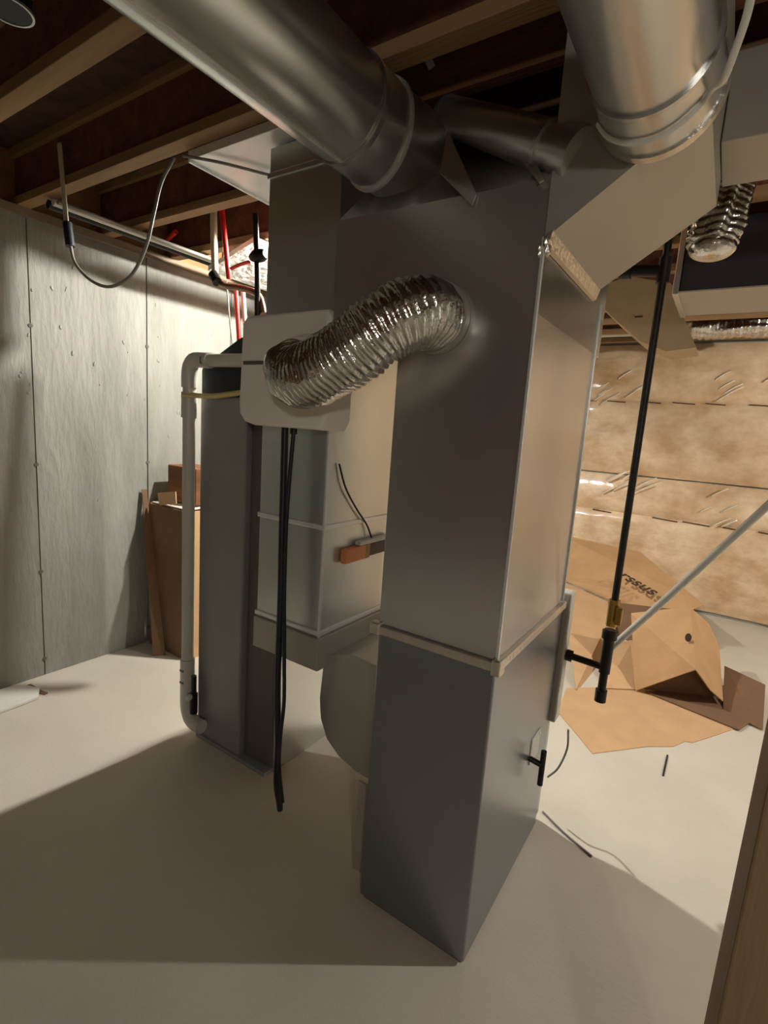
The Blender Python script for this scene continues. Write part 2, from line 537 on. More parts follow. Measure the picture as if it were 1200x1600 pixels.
# filter slot strip on the duct side
fs = thing('filter_slot', 'orange and brown filter slot strip on the side of the light return duct', 'filter', (CX1 + 0.006, 1.58, 1.06))
box('orange_end', 'orange', fs, CX1 + 0.0055, CX1 + 0.03, 1.445, 1.57, 1.045, 1.10, bev=0.003)
box('ochre_band', 'ochre', fs, CX1 + 0.0055, CX1 + 0.029, 1.571, 1.60, 1.045, 1.10, bev=0.002)
box('brown_end', 'brown_plastic', fs, CX1 + 0.0055, CX1 + 0.027, 1.601, 1.73, 1.05, 1.10, bev=0.003)
box('top_lip', 'cabinet_pale', fs, CX1 + 0.0055, CX1 + 0.032, 1.53, 1.75, 1.102, 1.118, bev=0.002)

w = tube('thermostat_wire', 'black_rubber', None, [at(530, 725, X=CX1 + 0.008), at(540, 762, X=CX1 + 0.012), at(557, 795, X=CX1 + 0.012), at(574, 822, X=CX1 + 0.012), at(584, 853, X=CX1 + 0.02)], 0.0035, n=8)
tag(w, 'thin black control wire hanging down the light duct side', 'wire')

# ------------------------------------------------------------------ humidifier
hu = thing('humidifier', 'beige plastic bypass humidifier mounted on the return duct with foil hose', 'humidifier', (-1.26, 1.29, 1.52))
hp = [(-1.435, 1.60), (-1.425, 1.86), (-1.405, 1.885), (-1.055, 1.885), (-1.04, 1.865), (-1.04, 1.56), (-1.06, 1.525), (-1.36, 1.525), (-1.405, 1.535), (-1.43, 1.56)]
bm = bmesh.new()
add_prism(bm, [(x, 1.225, z) for x, z in hp], (0, 0.125, 0))
bmesh.ops.recalc_face_normals(bm, faces=bm.faces)
bmesh.ops.bevel(bm, geom=[e for e in bm.edges if all(abs(v.co.y - 1.225) < 1e-5 for v in e.verts)], offset=0.016, segments=3, profile=0.6, affect='EDGES')
obj('housing', bm, 'humidifier_plastic', hu, smooth=True)
bm = bmesh.new()
add_prism(bm, [(-1.41, 1.222, 1.725), (-1.30, 1.222, 1.725), (-1.30, 1.222, 1.737), (-1.41, 1.222, 1.737)], (0, 0.01, 0))
obj('handle_slot', bm, 'cabinet_grey_dark', hu)
bm = bmesh.new()
add_tube(bm, [(-1.125, 1.23, 1.705), (-1.125, 1.205, 1.705), (-1.125, 1.18, 1.705)], 0.1, 40, rfun=lambda i, k, n: (0.112, 0.106, 0.094)[i])
obj('hose_port', bm, 'humidifier_plastic', hu, smooth=True)
box('mounting_lip', 'humidifier_plastic', hu, -1.42, -1.09, 1.335, 1.349, 1.885, 1.90)
for x in (-1.255, -1.215):
    bm = bmesh.new()
    add_tube(bm, [(x, 1.275, 1.53), (x, 1.275, 1.505)], 0.012, 12)
    obj('nipple', bm, 'black_plastic', hu, smooth=True)


def flex_tube(name, mat_, parent, pts, r, pitch=0.011, amp=0.006, n=48, seed=0, jit=0.004):
    P = resample(smooth_path(pts, 12), pitch / 4)

    def rf(i, k, nn):
        a = 2 * math.pi * k / nn
        ca, sa = math.cos(a), math.sin(a)
        ph = i * 0.5 * math.pi + 0.9 * mnoise.noise(Vector((ca * 1.5, sa * 1.5 + seed, i * 0.03)))
        am = amp * (0.75 + 0.6 * mnoise.noise(Vector((i * 0.11, ca * 2.2, sa * 2.2 + seed))))
        return r + am * math.sin(ph) + jit * mnoise.noise(Vector((ca * 2.4, sa * 2.4 + seed, i * 0.07)))
    bm = bmesh.new()
    add_tube(bm, P, r, n, rfun=rf)
    return obj(name, bm, mat_, parent, smooth='all')


fd = thing('flexible_duct', 'crinkled foil flexible hose bowing from the humidifier to the plenum', 'duct', (-0.9, 1.1, 1.7))
flex_tube('foil_hose', 'foil', fd, [(-1.125, 1.182, 1.705), (-1.10, 1.145, 1.695), (-1.035, 1.10, 1.675), (-0.94, 1.07, 1.68), (-0.82, 1.065, 1.735), (-0.735, 1.09, 1.80), (-0.69, 1.15, 1.835), (-0.68, 1.228, 1.838)], 0.084, pitch=0.016, amp=0.005, seed=2.0, jit=0.006)
bm = bmesh.new()
add_tube(bm, [(-0.68, 1.238, 1.838), (-0.68, 1.215, 1.838)], 0.091, 40)
obj('end_collar', bm, 'galv_dull', fd, smooth=True)

# hoses hanging from the humidifier
h1 = tube('drain_hose', 'black_rubber', None, [(-1.255, 1.275, 1.51), (-1.248, 1.272, 1.2), (-1.24, 1.27, 0.9), (-1.245, 1.275, 0.6), (-1.235, 1.28, 0.35), (-1.245, 1.29, 0.18), (-1.265, 1.33, 0.06), (-1.275, 1.345, 0.016)], 0.0125, n=12)
tag(h1, 'thick black drain hose hanging from the humidifier down to the floor', 'hose')
h2 = tube('supply_tube', 'black_rubber', None, [(-1.215, 1.275, 1.51), (-1.226, 1.27, 1.25), (-1.224, 1.268, 1.0), (-1.21, 1.265, 0.75), (-1.2, 1.265, 0.55), (-1.215, 1.27, 0.4), (-1.208, 1.262, 0.28), (-1.206, 1.285, 0.12)], 0.007, n=10)
tag(h2, 'thinner dark tube running beside the thick hose below the humidifier', 'hose')

# ------------------------------------------------------------------ grey cabinet behind the return duct
gc = thing('equipment_cabinet', 'tall grey metal cabinet with a black lid behind the white drain pipe', 'cabinet', (-1.7, 1.75, 0))
GY = 1.46
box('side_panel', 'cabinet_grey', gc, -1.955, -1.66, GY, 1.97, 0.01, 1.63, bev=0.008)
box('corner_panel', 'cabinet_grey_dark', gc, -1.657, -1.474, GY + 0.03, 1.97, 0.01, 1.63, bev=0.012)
box('base_plate', 'cabinet_grey', gc, -1.95, -1.474, GY - 0.012, 1.97, 0.0, 0.018, bev=0.003)
box('reflector_sheet', 'galv_dark', gc, -1.474, -1.466, GY + 0.036, 1.975, 0.0, 1.625, bev=0.001)  # added sheet that mirrors the floor, so the cabinet end reads as floor
bm = bmesh.new()
add_prism(bm, [(-1.945, GY, 1.632), (-1.945, GY, 1.74), (-1.93, GY, 1.76), (-1.84, GY, 1.80), (-1.70, GY, 1.865), (-1.47, GY, 1.88), (-1.47, GY, 1.632)], (0, 0.48, 0))
obj('lid', bm, 'black_plastic', gc, smooth=False)
ys = tube('tie_strap', 'yellow', None, [at(288, 617, Y=1.40), at(330, 619, Y=1.415), at(360, 616, Y=1.42), at(384, 614, Y=1.42), (-1.455, 1.43, 1.625)], 0.018, n=10, flat=0.6)
tag(ys, 'pale yellow strap tying the white pipe to the grey cabinet', 'strap')

# white PVC drain pipe
PX, PY, PR = -1.985, 1.425, 0.033
pp = thing('drain_pipe', 'white plastic drain pipe with elbows standing beside the grey cabinet', 'pipe', (PX, PY, 0.2))
tube('upright', 'pvc', pp, [(PX, PY, 0.24), (PX, PY, 1.70)], 0.027, n=20)
tube('top_elbow', 'pvc', pp, [(PX, PY, 1.66), (PX, PY, 1.72), (PX + 0.012, PY, 1.755), (PX + 0.045, PY, 1.775), (PX + 0.14, PY, 1.772)], PR, n=20)
tube('cross_pipe', 'pvc', pp, [(PX + 0.13, PY, 1.772), (-1.60, 1.415, 1.768), (-1.452, 1.40, 1.765)], 0.027, n=20, sub=3)
tube('coupling', 'pvc', pp, [(PX, PY, 1.53), (PX, PY, 1.64)], PR, n=20)
tube('lower_coupling', 'pvc', pp, [(PX, PY, 0.22), (PX, PY, 0.40)], PR, n=20)
tube('bottom_elbow', 'pvc', pp, [(PX, PY, 0.24), (PX + 0.002, PY, 0.16), (PX + 0.02, PY, 0.11), (PX + 0.06, PY, 0.09), (PX + 0.11, PY, 0.09)], PR, n=20)
for z in (0.345, 0.285):
    bm = bmesh.new()
    add_box(bm, PX - 0.012, PX + 0.012, PY - PR - 0.0015, PY - PR + 0.004, z, z + 0.010)
    obj('print_mark', bm, 'cabinet_grey_dark', pp)
bm = bmesh.new()
add_box(bm, PX + 0.115, PX + 0.121, PY - PR - 0.0015, PY - PR + 0.006, 1.755, 1.785)
obj('print_mark', bm, 'cabinet_grey_dark', pp)
vt = thing('drain_valve', 'small dark valve between the white pipe and the cabinet foot', 'valve', (-1.93, 1.41, 0.2))
tube('valve_body', 'black_iron', vt, [(-1.935, 1.425, 0.14), (-1.935, 1.425, 0.24)], 0.018)
tube('valve_stem', 'black_plastic', vt, [(-1.935, 1.425, 0.24), (-1.935, 1.425, 0.33)], 0.012)
bm = bmesh.new()
bmesh.ops.create_uvsphere(bm, u_segments=14, v_segments=10, radius=0.016, matrix=Matrix.Translation((-1.93, 1.395, 0.235)))
obj('knob', bm, 'cable_white', vt, smooth='all')

# ------------------------------------------------------------------ return trunk under the joists (left)
rt_ = thing('ceiling_duct', 'pale flat sheet-metal return pan under the joists above the humidifier', 'duct', (-1.4, 2.0, 2.465))
box('pan_sheet', 'galv_bright', rt_, -1.80, -1.10, 1.285, 2.75, 2.466, 2.498, bev=0.002)
box('edge_hem', 'galv_bright', rt_, -1.806, -1.796, 1.285, 2.75, 2.458, 2.498, bev=0.002)
box('drive_cleat', 'galv_bright', rt_, -1.80, -1.10, 1.95, 1.975, 2.459, 2.467, bev=0.002)

# ------------------------------------------------------------------ round ducts
d1 = thing('round_duct', 'large round galvanised duct running overhead at upper left into the plenum', 'duct', (-0.95, 1.3, 2.345))
R1, A1 = 0.125, Vector((-0.94, 0, 2.345))
bm = bmesh.new()
add_tube(bm, [(A1.x, -1.6, A1.z), (A1.x, 1.16, A1.z)], R1, 64)
obj('pipe', bm, 'galv_round', d1, smooth=True)
bm = bmesh.new()
add_tube(bm, [(A1.x, 1.13, A1.z), (A1.x + 0.012, 1.24, A1.z - 0.008), (A1.x + 0.05, 1.42, A1.z - 0.02)], R1 + 0.004, 64)
obj('elbow_gore', bm, 'galv_round', d1, smooth=True)
band('crimp_ring', 'galv_dark', d1, (A1.x, 1.13, A1.z), (0, 1, 0), R1, 0.014, 0.007)
band('crimp_ring', 'galv_bright', d1, (A1.x + 0.014, 1.255, A1.z - 0.009), (0.25, 1, 0.02), R1 + 0.003, 0.010, 0.010)
bm = bmesh.new()
add_box(bm, A1.x - 0.004, A1.x + 0.004, -1.6, 1.13, A1.z - R1 - 0.005, A1.z - R1 + 0.002)
obj('lock_seam', bm, 'galv_bright', d1)
d1.children[-1].location = (0, 0, 0)

d2 = thing('round_duct', 'large round galvanised duct overhead at upper right entering the sloped branch', 'duct', (-0.21, 1.2, 2.25))
R2, A2 = 0.105, Vector((-0.215, 0, 2.235))
bm = bmesh.new()
add_tube(bm, [(A2.x, -1.6, A2.z), (A2.x, 1.10, A2.z)], R2, 64)
obj('pipe', bm, 'galv_round', d2, smooth=True)
bm = bmesh.new()
add_tube(bm, [(A2.x, 1.09, A2.z), (A2.x, 1.16, A2.z), (A2.x, 1.236, A2.z)], R2 + 0.004, 64, rfun=lambda i, k, n: (R2 + 0.003, R2 + 0.004, R2 + 0.012)[i])
obj('start_collar', bm, 'galv_round', d2, smooth=True)
band('crimp_ring', 'galv_dark', d2, (A2.x, 1.085, A2.z), (0, 1, 0), R2, 0.012, 0.006)
band('draw_band', 'foil_tape', d2, (A2.x, 1.222, A2.z), (0, 1, 0), R2 + 0.006, 0.022, 0.008)

st = thing('hanger_strap', 'white plastic hanger strap looped under the upper right round duct', 'strap', (-0.1, 1.0, 2.49))
P = [at(1180, -40, Y=0.97), at(1168, 20, Y=1.0), at(1150, 75, Y=1.04), at(1130, 126, Y=1.09)]
for q in range(8):
    th = math.radians(-32 - 17 * q)
    P.append(Vector((A2.x + math.cos(th) * (R2 + 0.010), 1.14 + 0.004 * q, A2.z + math.sin(th) * (R2 + 0.010))))
bm = bmesh.new()
add_tube(bm, smooth_path(P, 6), 0.006, 10, flat=0.5)
obj('strap_loop', bm, 'cable_white', st, smooth=True)

d3 = thing('round_duct', 'small round duct elbow lying between the two large ducts above the plenum', 'duct', (-0.55, 1.33, 2.3))
p0, p1 = at(702, 180, Y=1.40), at(884, 238, Y=1.275)
mid = p0.lerp(p1, 0.5)
bm = bmesh.new()
add_tube(bm, [p0, mid, p1], 0.05, 40, rfun=lambda i, k, n: (0.046, 0.052, 0.055)[i])
obj('pipe', bm, 'galv_round', d3, smooth=True)
dr = (p1 - p0).normalized()
band('crimp_ring', 'galv_dark', d3, p1 - dr * 0.05, dr, 0.054, 0.012, 0.006)
bm = bmesh.new()
add_tube(bm, [p1 - dr * 0.005, p1 + dr * 0.05], 0.058, 40)
obj('end_sleeve', bm, 'galv_round', d3, smooth=True)
bm = bmesh.new()
bmesh.ops.create_uvsphere(bm, u_segments=24, v_segments=14, radius=0.047, matrix=Matrix.Translation(p0))
obj('elbow_cap', bm, 'galv_round', d3, smooth='all')

# ------------------------------------------------------------------ sloped branch and right-hand ducts
br = thing('branch_duct', 'dull sheet-metal branch duct sloping up from the plenum to the right', 'duct', (-0.3, 1.5, 2.0))
BX1, K = -0.125, 0.70
bz = 2.0 + (BX1 - FX1) * K
bm = bmesh.new()
add_prism(bm, [(FX1 + 0.001, 1.24, 2.0), (BX1, 1.24, bz), (BX1, 1.24, 2.47), (FX1 + 0.001, 1.24, 2.47)], (0, 0.51, 0))
obj('sloped_body', bm, 'galv_dull', br)
bm = bmesh.new()
add_prism(bm, [(FX1 + 0.0015, 1.235, 1.982), (FX1 + 0.012, 1.235, 1.985), (FX1 + 0.022, 1.235, 2.018), (FX1 + 0.0015, 1.235, 2.006)], (0, 0.52, 0))
obj('bottom_flange', bm, 'foil_tape', br)

rk = thing('trunk_duct', 'brownish rectangular trunk duct at the right edge meeting the sloped branch', 'duct', (0.4, 1.7, 2.2))
box('trunk_body', 'galv_dull', rk, BX1 + 0.002, 1.6, 1.55, 1.80, 2.275, 2.47, bev=0.003)
box('drive_cleat', 'galv_dark', rk, 0.02, 0.04, 1.545, 1.80, 2.27, 2.47, bev=0.002)

dk = thing('trunk_duct', 'dark rectangular trunk duct behind the hanging foil sleeve', 'duct', (0.5, 2.9, 2.2))
box('trunk_body', 'dark_duct', dk, -0.275, 2.0, 2.62, 3.05, 2.21, 2.49, bev=0.004)
box('bottom_reflection', 'galv_dull', dk, -0.28, 2.0, 2.61, 3.06, 2.203, 2.209)  # paler underside paints in the brownish floor reflection on the duct
box('end_flange', 'galv_dark', dk, -0.30, -0.276, 2.60, 3.07, 2.195, 2.49, bev=0.003)

fx = thing('foil_sleeve', 'crinkled foil flexible sleeve hanging from the right-hand trunk duct', 'duct', (-0.13, 2.2, 2.3))
flex_tube('sleeve', 'foil', fx, [at(1140, 290, Y=2.05), at(1135, 315, Y=2.03), at(1124, 345, Y=2.0), at(1113, 385, Y=1.98)], 0.068, pitch=0.022, amp=0.006, seed=5.0, jit=0.02)
bm = bmesh.new()
add_tube(bm, [at(1140, 292, Y=2.05), at(1144, 276, Y=2.06), at(1146, 240, Y=2.08)], 0.05, 24)
obj('neck', bm, 'foil_tape', fx, smooth=True)
bm = bmesh.new()
q = at(1113, 388, Y=1.98)
bmesh.ops.create_uvsphere(bm, u_segments=28, v_segments=14, radius=0.067, matrix=Matrix.Translation(q) @ Matrix.Diagonal((1, 1, 0.55, 1)))
obj('closed_end', bm, 'foil', fx, smooth='all')

# tan transition duct hanging from the far joists
tn = thing('transition_duct', 'tan tapered duct piece hanging near the insulated wall behind the gas pipe', 'duct', (-0.6, 4.2, 2.3))
TY = 3.3
bm = bmesh.new()
add_prism(bm, [at(932, 447, Y=TY), at(985, 432, Y=TY), at(1048, 442, Y=TY), at(1066, 490, Y=TY), at(1088, 543, Y=TY), at(1040, 549, Y=TY), at(1000, 533, Y=TY), at(962, 500, Y=TY), at(935, 474, Y=TY)], (0, 0.3, 0))
obj('tapered_body', bm, 'tan_duct', tn)
bm = bmesh.new()
add_box(bm, *(lambda p: (p.x - 0.02, p.x + 0.02, TY - 0.004, TY + 0.002, p.z - 0.004, p.z + 0.004))(at(998, 495, Y=TY)))
obj('slot', bm, 'brown_plastic', tn)

fp = thing('foil_pipe', 'foil wrapped pipe along the top of the insulated wall', 'duct', (0.3, 5.2, 2.5))
flex_tube('wrapping', 'foil', fp, [at(1082, 512, Y=4.9), at(1130, 511, Y=4.9), at(1200, 508, Y=4.9), at(1290, 505, Y=4.9)], 0.085, pitch=0.05, amp=0.008, seed=8.0, jit=0.02)
bm = bmesh.new()
q = at(1082, 512, Y=4.9)
bmesh.ops.create_uvsphere(bm, u_segments=24, v_segments=12, radius=0.085, matrix=Matrix.Translation(q))
obj('rounded_end', bm, 'tan_duct', fp, smooth='all')

hp_ = tube('conduit', 'cable_white', None, [at(900, 523, Y=5.3), at(1000, 519, Y=5.3)], 0.035, n=20)
tag(hp_, 'pale horizontal pipe at the top of the insulated wall beside the plenum', 'pipe')

# ------------------------------------------------------------------ gas pipe
GX, GYY = -0.262, 1.985
gp = thing('gas_pipe', 'black iron gas pipe dropping from the ceiling to a tee at the furnace', 'pipe', (GX, GYY, 0.6))
tube('riser', 'black_iron', gp, [(GX, GYY, 0.98), (GX, GYY, 2.5)], 0.0125, n=16)
tube('coupling', 'black_iron', gp, [(GX, GYY, 2.08), (GX, GYY, 2.16)], 0.02, n=16)
tube('cross_pipe', 'black_iron', gp, [(GX, GYY, 2.12), (GX - 0.05, GYY, 2.125), (GX - 0.11, GYY, 2.13)], 0.019, n=16, sub=3)
tube('cross_cap', 'black_iron', gp, [(GX - 0.10, GYY, 2.13), (GX - 0.135, GYY, 2.132)], 0.027, n=16)
vb = tube('union_valve', 'brass', gp, [(GX, GYY, 0.885), (GX, GYY, 0.985)], 0.02, n=8, smooth=False)
bm = bmesh.new()
add_box(bm, GX + 0.012, GX + 0.034, GYY - 0.03, GYY - 0.005, 0.90, 0.965, bev=0.004)
obj('lever', bm, 'brass', vb)
tube('tee', 'black_iron', gp, [(GX, GYY, 0.70), (GX, GYY, 0.87)], 0.020, n=16)
tube('tee_collar', 'black_iron', gp, [(GX, GYY, 0.835), (GX, GYY, 0.865)], 0.027, n=16)
tube('nipple', 'black_iron', gp, [(GX - 0.01, GYY, 0.72), (FX1 + 0.02, GYY - 0.02, 0.735)], 0.013, n=16)
tube('nipple_collar', 'black_iron', gp, [(FX1 + 0.024, GYY - 0.02, 0.735), (FX1 + 0.046, GYY - 0.018, 0.733)], 0.022, n=16)
tube('drip_leg', 'black_iron', gp, [(GX, GYY, 0.60), (GX, GYY, 0.71)], 0.015, n=16)
tube('drip_cap', 'black_iron', gp, [(GX, GYY, 0.585), (GX, GYY, 0.63)], 0.021, n=16)

wp = tube('vent_tube', 'pvc', None, [at(948, 1018, Y=2.05), at(1060, 918, Y=2.05), at(1205, 785, Y=2.05), at(1420, 590, Y=2.05)], 0.0125, n=16, sub=3)
tag(wp, 'white plastic tube rising diagonally to the right from the gas tee', 'pipe')

# ------------------------------------------------------------------ cardboard by the insulated wall
def panel(name, mat_, parent, pts, thick=0.006, label=None):
    p = [Vector(q) for q in pts]
    n = (p[1] - p[0]).cross(p[2] - p[0]).normalized()
    bm = bmesh.new()
    add_prism(bm, p, n * thick)
    o = obj(name, bm, mat_, parent)
    if label:
        o['label'] = label
    return o


def G(x, y, z=0.0):
    return at(x, y, Z=z)


cs = panel('cardboard_sheet', 'cardboard_pale', None, [G(872, 1112, .004), G(885, 1075, .004), G(1000, 1072, .004), G(1090, 1090, .004), G(1165, 1132, .004), G(1120, 1148, .004), G(1082, 1160, .004), G(1070, 1158, .004), G(1052, 1166, .004), G(1012, 1166, .004), G(926, 1177, .004)][::-1], 0.006)
tag(cs, 'flat torn cardboard sheet lying on the floor before the open carton', 'cardboard')

cb = thing('cardboard_carton', 'collapsed open cardboard carton leaning by the insulated wall', 'box', (-0.2, 3.8, 0))
panel('front_panel', 'cardboard', cb, [at(986, 958, Y=3.75), at(1078, 948, Y=3.78), at(1087, 1046, Y=3.45), G(993, 1079, .012)])
panel('end_panel', 'cardboard', cb, [at(1078, 948, Y=3.79), at(1108, 975, Y=4.1), at(1124, 1010, Y=4.2), at(1130, 1096, Y=3.62), at(1110, 1078, Y=3.5), at(1089, 1048, Y=3.44)])
panel('inner_panel', 'cardboard_pale', cb, [at(878, 908, Y=4.6), at(962, 945, Y=4.6), at(962, 1010, Y=4.2), at(948, 1076, Y=3.66), G(900, 1077, .012)])
panel('side_panel', 'cardboard_pale', cb, [at(955, 1005, Y=3.8), at(988, 1000, Y=3.85), G(996, 1077, .012), G(946, 1075, .012)])
panel('shade_back', 'cardboard_dark', cb, [at(950, 940, Y=4.55), at(1082, 955, Y=4.5), at(1085, 1030, Y=4.3), at(950, 1020, Y=4.3)])  # dark panel painting in the shade inside the carton opening
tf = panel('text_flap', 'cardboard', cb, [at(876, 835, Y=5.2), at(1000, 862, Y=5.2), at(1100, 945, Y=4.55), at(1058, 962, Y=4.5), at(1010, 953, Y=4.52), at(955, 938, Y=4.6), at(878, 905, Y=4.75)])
panel('shade_floor', 'cardboard_dark', cb, [G(1008, 1080, .014), G(1086, 1075, .014), G(1185, 1120, .014), G(1155, 1140, .014)])  # dark panel painting in the shadow beneath the carton
panel('shade_wall', 'cardboard_dark', cb, [G(1006, 1076, .016), G(1118, 1088, .016), G(1116, 1088, .016) + Vector((0, 0, 0.10)), G(1090, 1083, .016) + Vector((0, 0, 0.17)), G(1006, 1076, .016) + Vector((0, 0, 0.02))])  # added dark panel that stands for the shaded interior
panel('shade_flap', 'cardboard_dark', cb, [at(1132, 1040, Y=4.0), at(1196, 1070, Y=3.9), G(1192, 1140, .012), G(1130, 1110, .012)])  # dark colour stands for the shadow right of the carton
bm = bmesh.new()
c = at(1076, 994, Y=3.60)
add_prism(bm, [c + Vector((math.cos(a) * 0.018, -0.03, math.sin(a) * 0.028)) for a in [i * math.pi / 5 for i in range(10)]], (0, 0.002, 0))
obj('hand_hole', bm, 'ink', cb)

# printed lettering on the text flap
def text_mesh(body, size):
    cu = bpy.data.curves.new('txt', 'FONT')
    cu.body = body
    cu.size = size
    cu.extrude = 0.0008
    cu.offset = 0.003
    cu.resolution_u = 3
    tmp = bpy.data.objects.new('txt', cu)
    C.objects.link(tmp)
    bpy.context.view_layer.update()
    me = bpy.data.meshes.new_from_object(tmp.evaluated_get(bpy.context.evaluated_depsgraph_get()))
    bpy.data.objects.remove(tmp)
    return me


tme = text_mesh('rssus', 0.17)
tme.materials.append(M['ink'])
to = bpy.data.objects.new('lettering', tme)
C.objects.link(to)
a0 = at(964, 905, Y=4.66)
a1 = at(1018, 962, Y=4.50)
v0 = tf.data.vertices
nrm = (Vector(v0[1].co) - Vector(v0[0].co)).cross(Vector(v0[2].co) - Vector(v0[0].co)).normalized()
if nrm.y > 0:
    nrm = -nrm
xd = (a1 - a0)
xd = (xd - nrm * xd.dot(nrm)).normalized()
yd = nrm.cross(xd)
pd = (Vector(v0[0].co) - a0).dot(nrm)
a0 = a0 + nrm * (pd + 0.012)
to.matrix_world = Matrix(((xd.x, yd.x, nrm.x, a0.x), (xd.y, yd.y, nrm.y, a0.y), (xd.z, yd.z, nrm.z, a0.z), (0, 0, 0, 1)))
mw = to.matrix_world.copy()
to.parent = cb
to.matrix_parent_inverse = Matrix.Translation(cb.location).inverted()

tw = tube('nail', 'black_iron', None, [G(1043, 1180, .004), G(1036, 1212, .004)], 0.004, n=6)
tag(tw, 'thin dark nail lying on the lit floor before the cardboard', 'nail')

fk = tube('floor_cord', 'cable_grey', None, [G(848, 1268, .004), G(880, 1300, .004), G(925, 1338, .004)], 0.004, n=6)
tag(fk, 'thin grey cord on the floor behind the furnace corner', 'cord')

# ------------------------------------------------------------------ wooden post at lower right
po = box('wooden_post', 'post_wood', None, 0.122, 0.26, 0.90, 1.04, 0.0, 1.30, bev=0.004)
tag(po, 'brown wooden post close to the viewpoint at the lower right edge', 'post')

# ------------------------------------------------------------------ things against the left wall
ct = thing('cardboard_carton', 'narrow brown carton standing against the concrete wall behind the white pipe', 'box', (-2.85, 2.0, 0))
panel('front_side', 'cardboard_dark', ct, [(-3.05, 1.90, 0.0), (-2.66, 1.90, 0.0), (-2.66, 1.90, 0.96), (-3.05, 1.90, 0.96)])  # darker cardboard paints in the shade on this face
panel('right_side', 'cardboard_pale', ct, [(-2.66, 1.91, 0.0), (-2.66, 2.22, 0.0), (-2.66, 2.22, 0.96), (-2.66, 1.91, 0.96)])  # paler cardboard paints in the light on the face towards the bulb
panel('wall_side', 'cardboard', ct, [(-3.05, 1.91, 0.0), (-3.05, 1.91, 0.96), (-3.05, 2.22, 0.96), (-3.05, 2.22, 0.0)])
panel('rear_side', 'cardboard', ct, [(-3.04, 2.22, 0.0), (-3.04, 2.22, 0.96), (-2.67, 2.22, 0.96), (-2.67, 2.22, 0.0)])
panel('top_flap', 'paper', ct, [(-3.04, 1.91, 0.965), (-2.67, 1.91, 0.965), (-2.67, 2.21, 0.972), (-3.04, 2.21, 0.972)])
panel('raised_flap', 'cardboard_pale', ct, [at(246, 770, Y=1.90), at(274, 768, Y=1.905), at(275, 787, Y=1.905), at(249, 790, Y=1.90)])
wk = box('wood_block', 'joist_wood', None, -2.99, -2.70, 1.99, 2.18, 0.982, 1.215, bev=0.006)
tag(wk, 'dark wood block lying on the narrow carton by the concrete wall', 'wood block')
ls = panel('leaning_sheet', 'cardboard_dark', None, [(-2.86, 1.80, 0.001), (-2.82, 1.86, 0.001), (-3.06, 1.888, 1.05), (-3.07, 1.86, 1.05)][::-1], 0.008)
tag(ls, 'narrow dark cardboard strip leaning on the wall before the carton', 'cardboard')

pb = panel('plastic_bag', 'paper', None, [G(-30, 1090, .003), G(30, 1071, .003), G(62, 1078, .003), G(60, 1092, .003), G(-20, 1122, .003)][::-1], 0.012)
tag(pb, 'flat clear plastic packet on the floor by the concrete wall', 'packet')
bw = tube('paper_strip', 'cardboard_dark', None, [G(45, 1070, .004), G(62, 1080, .004), G(72, 1084, .004)], 0.012, n=8, flat=0.3)
tag(bw, 'thin brown strip beside the clear packet on the floor', 'strip')

# ------------------------------------------------------------------ pipes and cables under the left joists
c1 = thing('hanging_cable', 'grey cable hanging in a loop from a black connector under the joist', 'cable', at(95, 235, Y=1.222))
tube('sleeve', 'cream_pex', c1, [at(93, 225, Y=1.222), at(98, 280, Y=1.222), at(104, 352, Y=1.222)], 0.016, n=12, flat=0.5)
tube('connector', 'black_plastic', c1, [at(105, 348, Y=1.222), at(110, 385, Y=1.222)], 0.019, n=12)
tube('cable_loop', 'cable_grey', c1, [at(110, 383, Y=1.222), at(118, 412, Y=1.222), at(142, 438, Y=1.21), at(172, 448, Y=1.2), at(205, 430, Y=1.2), at(228, 385, Y=1.2), at(240, 335, Y=1.21), at(252, 285, Y=1.22), at(272, 246, Y=1.238)], 0.0065, n=10)
tw2 = tube('thin_cable', 'cable_grey', None, [at(285, 243, Z=2.452), at(340, 253, Z=2.452), at(385, 264, Z=2.452), at(430, 276, Z=2.452)], 0.0055, n=8)
tag(tw2, 'dark thin cable running along the underside of the pale trunk duct', 'cable')

for i, (dx, dz, r, m_, lab) in enumerate(((0, 0, 0.016, 'cable_white', 'white pipe running along the top of the concrete wall'), (0.045, -0.008, 0.010, 'cable_grey', 'thin grey pipe running beside the white pipe on the concrete wall'), (-0.05, 0.0, 0.02, 'black_iron', 'dark pipe running along the wall top behind the white pipe'))):
    o = tube('wall_pipe', m_, None, [(-2.76 + dx, 1.25, 2.468 + dz), (-2.76 + dx, 5.4, 2.468 + dz)], r, n=12)
    tag(o, lab, 'pipe', 'pipes along the concrete wall')

vx = tube('cream_pipe', 'cream_pex', None, [at(334, 272, Y=1.86), at(334, 350, Y=1.86), at(336, 428, Y=1.86), at(338, 440, Y=1.86)], 0.0175, n=14)
tag(vx, 'cream vertical water pipe below the trunk duct by the red tube', 'pipe')
rp_ = tube('red_pipe', 'red_pex', None, [at(343, 292, Y=1.84), at(349, 350, Y=1.85), at(355, 410, Y=1.86), at(358, 436, Y=1.88)], 0.0135, n=14)
tag(rp_, 'bright red plastic water tube hanging beside the cream pipe', 'pipe')
rp2 = tube('red_pipe', 'red_pex', None, [at(368, 448, Y=1.95), at(371, 490, Y=1.95), at(374, 540, Y=1.95), at(378, 640, Y=1.95)], 0.0125, n=14)
tag(rp2, 'lower red water tube going down behind the black cabinet lid', 'pipe')
wp2 = tube('white_pipe', 'cable_white', None, [at(379, 450, Y=1.98), at(382, 490, Y=1.98), at(385, 540, Y=1.98), at(388, 640, Y=1.98)], 0.012, n=14)
tag(wp2, 'thin white water tube beside the lower red tube', 'pipe')
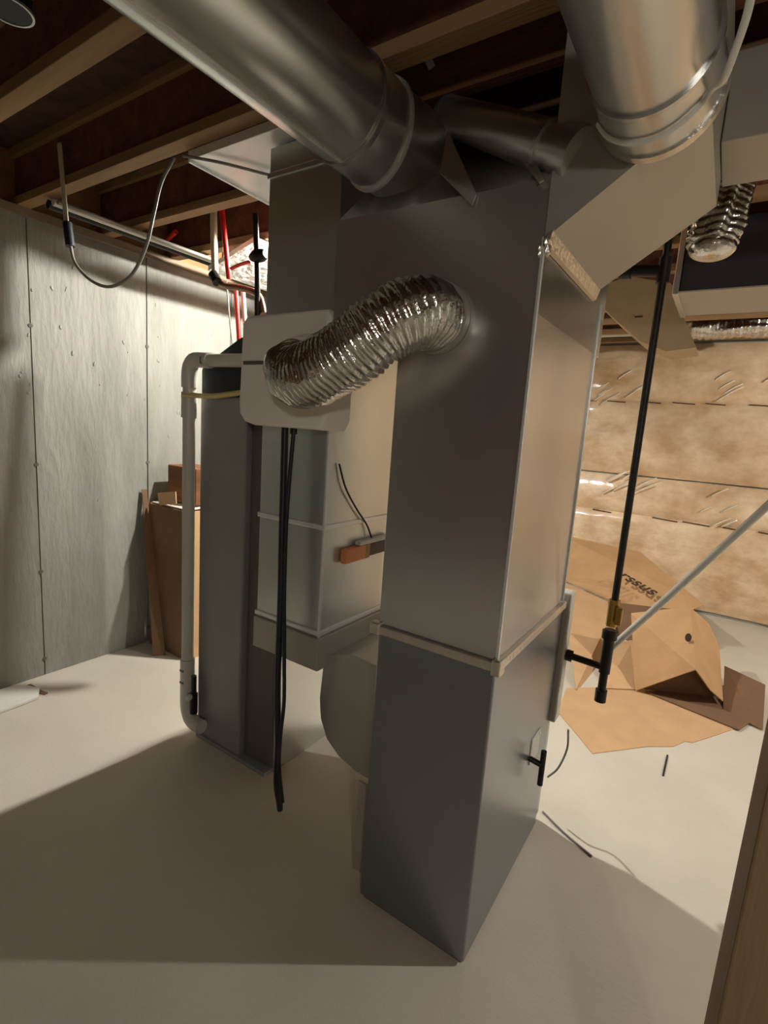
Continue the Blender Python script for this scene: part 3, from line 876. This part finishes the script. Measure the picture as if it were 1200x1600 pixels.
gp2 = tube('grey_wire', 'cable_grey', None, [at(354, 440, Y=1.9), at(358, 490, Y=1.9), at(363, 538, Y=1.9)], 0.004, n=8)
tag(gp2, 'thin grey wire left of the lower red tube', 'wire')
va = thing('shutoff_valve', 'black shutoff valve with a red lever beside the return duct', 'valve', at(402, 400, Y=1.84))
tube('pipe', 'black_iron', va, [at(399, 335, Y=1.84), at(402, 420, Y=1.84), at(402, 500, Y=1.84)], 0.014, n=12)
bm = bmesh.new()
c = at(404, 402, Y=1.84)
add_tube(bm, [c + Vector((-0.05, 0, 0.004)), c + Vector((-0.02, 0, 0.006)), c + Vector((0.02, 0, 0.006)), c + Vector((0.05, 0, 0.01))], 0.028, 16, rfun=lambda i, k, n: (0.018, 0.03, 0.03, 0.02)[i])
obj('valve_body', bm, 'black_iron', va, smooth=True)
tube('lever', 'red_pex', va, [at(390, 409, Y=1.82), at(374, 414, Y=1.80), at(361, 420, Y=1.79)], 0.014, n=10, flat=0.5)
cp = tube('copper_pipe', 'copper', None, [at(336, 436, Y=1.87), at(352, 446, Y=1.87), at(375, 450, Y=1.87), at(396, 456, Y=1.86), at(406, 466, Y=1.86), at(412, 490, Y=1.86)], 0.0165, n=14)
tag(cp, 'brown copper pipe joining the cream pipe to the valve', 'pipe')
cl = tube('pipe_clamp', 'black_iron', None, [at(333, 428, Y=1.85), at(340, 441, Y=1.85)], 0.026, n=14)
tag(cl, 'dark clamp fitting at the foot of the cream pipe', 'clamp')
for i, (a, b_, lab) in enumerate((((182, 343), (236, 322), 'red water tube crossing above the nearest left joist'), ((262, 374), (275, 362), 'short red tube between the joists near the white wall pipe'))):
    o = tube('red_pipe', 'red_pex', None, [at(a[0], a[1], Z=2.60), at(b_[0], b_[1], Z=2.60)], 0.013, n=12)
    tag(o, lab, 'pipe')
bm = bmesh.new()
add_prism(bm, [(-2.62, 2.0, 2.36), (-2.24, 2.0, 2.468), (-2.24, 2.0, 2.494), (-2.62, 2.0, 2.386)], (0, 0.62, 0))
wb2 = obj('foam_board', bm, 'white_batt')
tag(wb2, 'bright white foam board under the joists behind the shutoff valve', 'board')

jb = thing('junction_box', 'dark round electrical box on the joist at the top left corner', 'electrical box', at(18, 18, Z=2.49))
c = at(12, -6, Z=2.49)
bm = bmesh.new()
add_tube(bm, [c + Vector((0, 0, 0.008)), c + Vector((0, 0, -0.03))], 0.05, 20)
obj('body', bm, 'black_plastic', jb, smooth=True)
bm = bmesh.new()
add_ring(bm, c + Vector((0, 0, -0.028)), (0, 0, 1), 0.05, 0.006, 0.003, 24)
obj('rim', bm, 'galv', jb, smooth=True)

tg = panel('paper_tag', 'paper', None, [at(662, 92, Y=1.43), at(674, 90, Y=1.43), at(680, 102, Y=1.43), at(670, 110, Y=1.43)], 0.002)
tag(tg, 'small white paper tag on the joist above the plenum', 'tag')
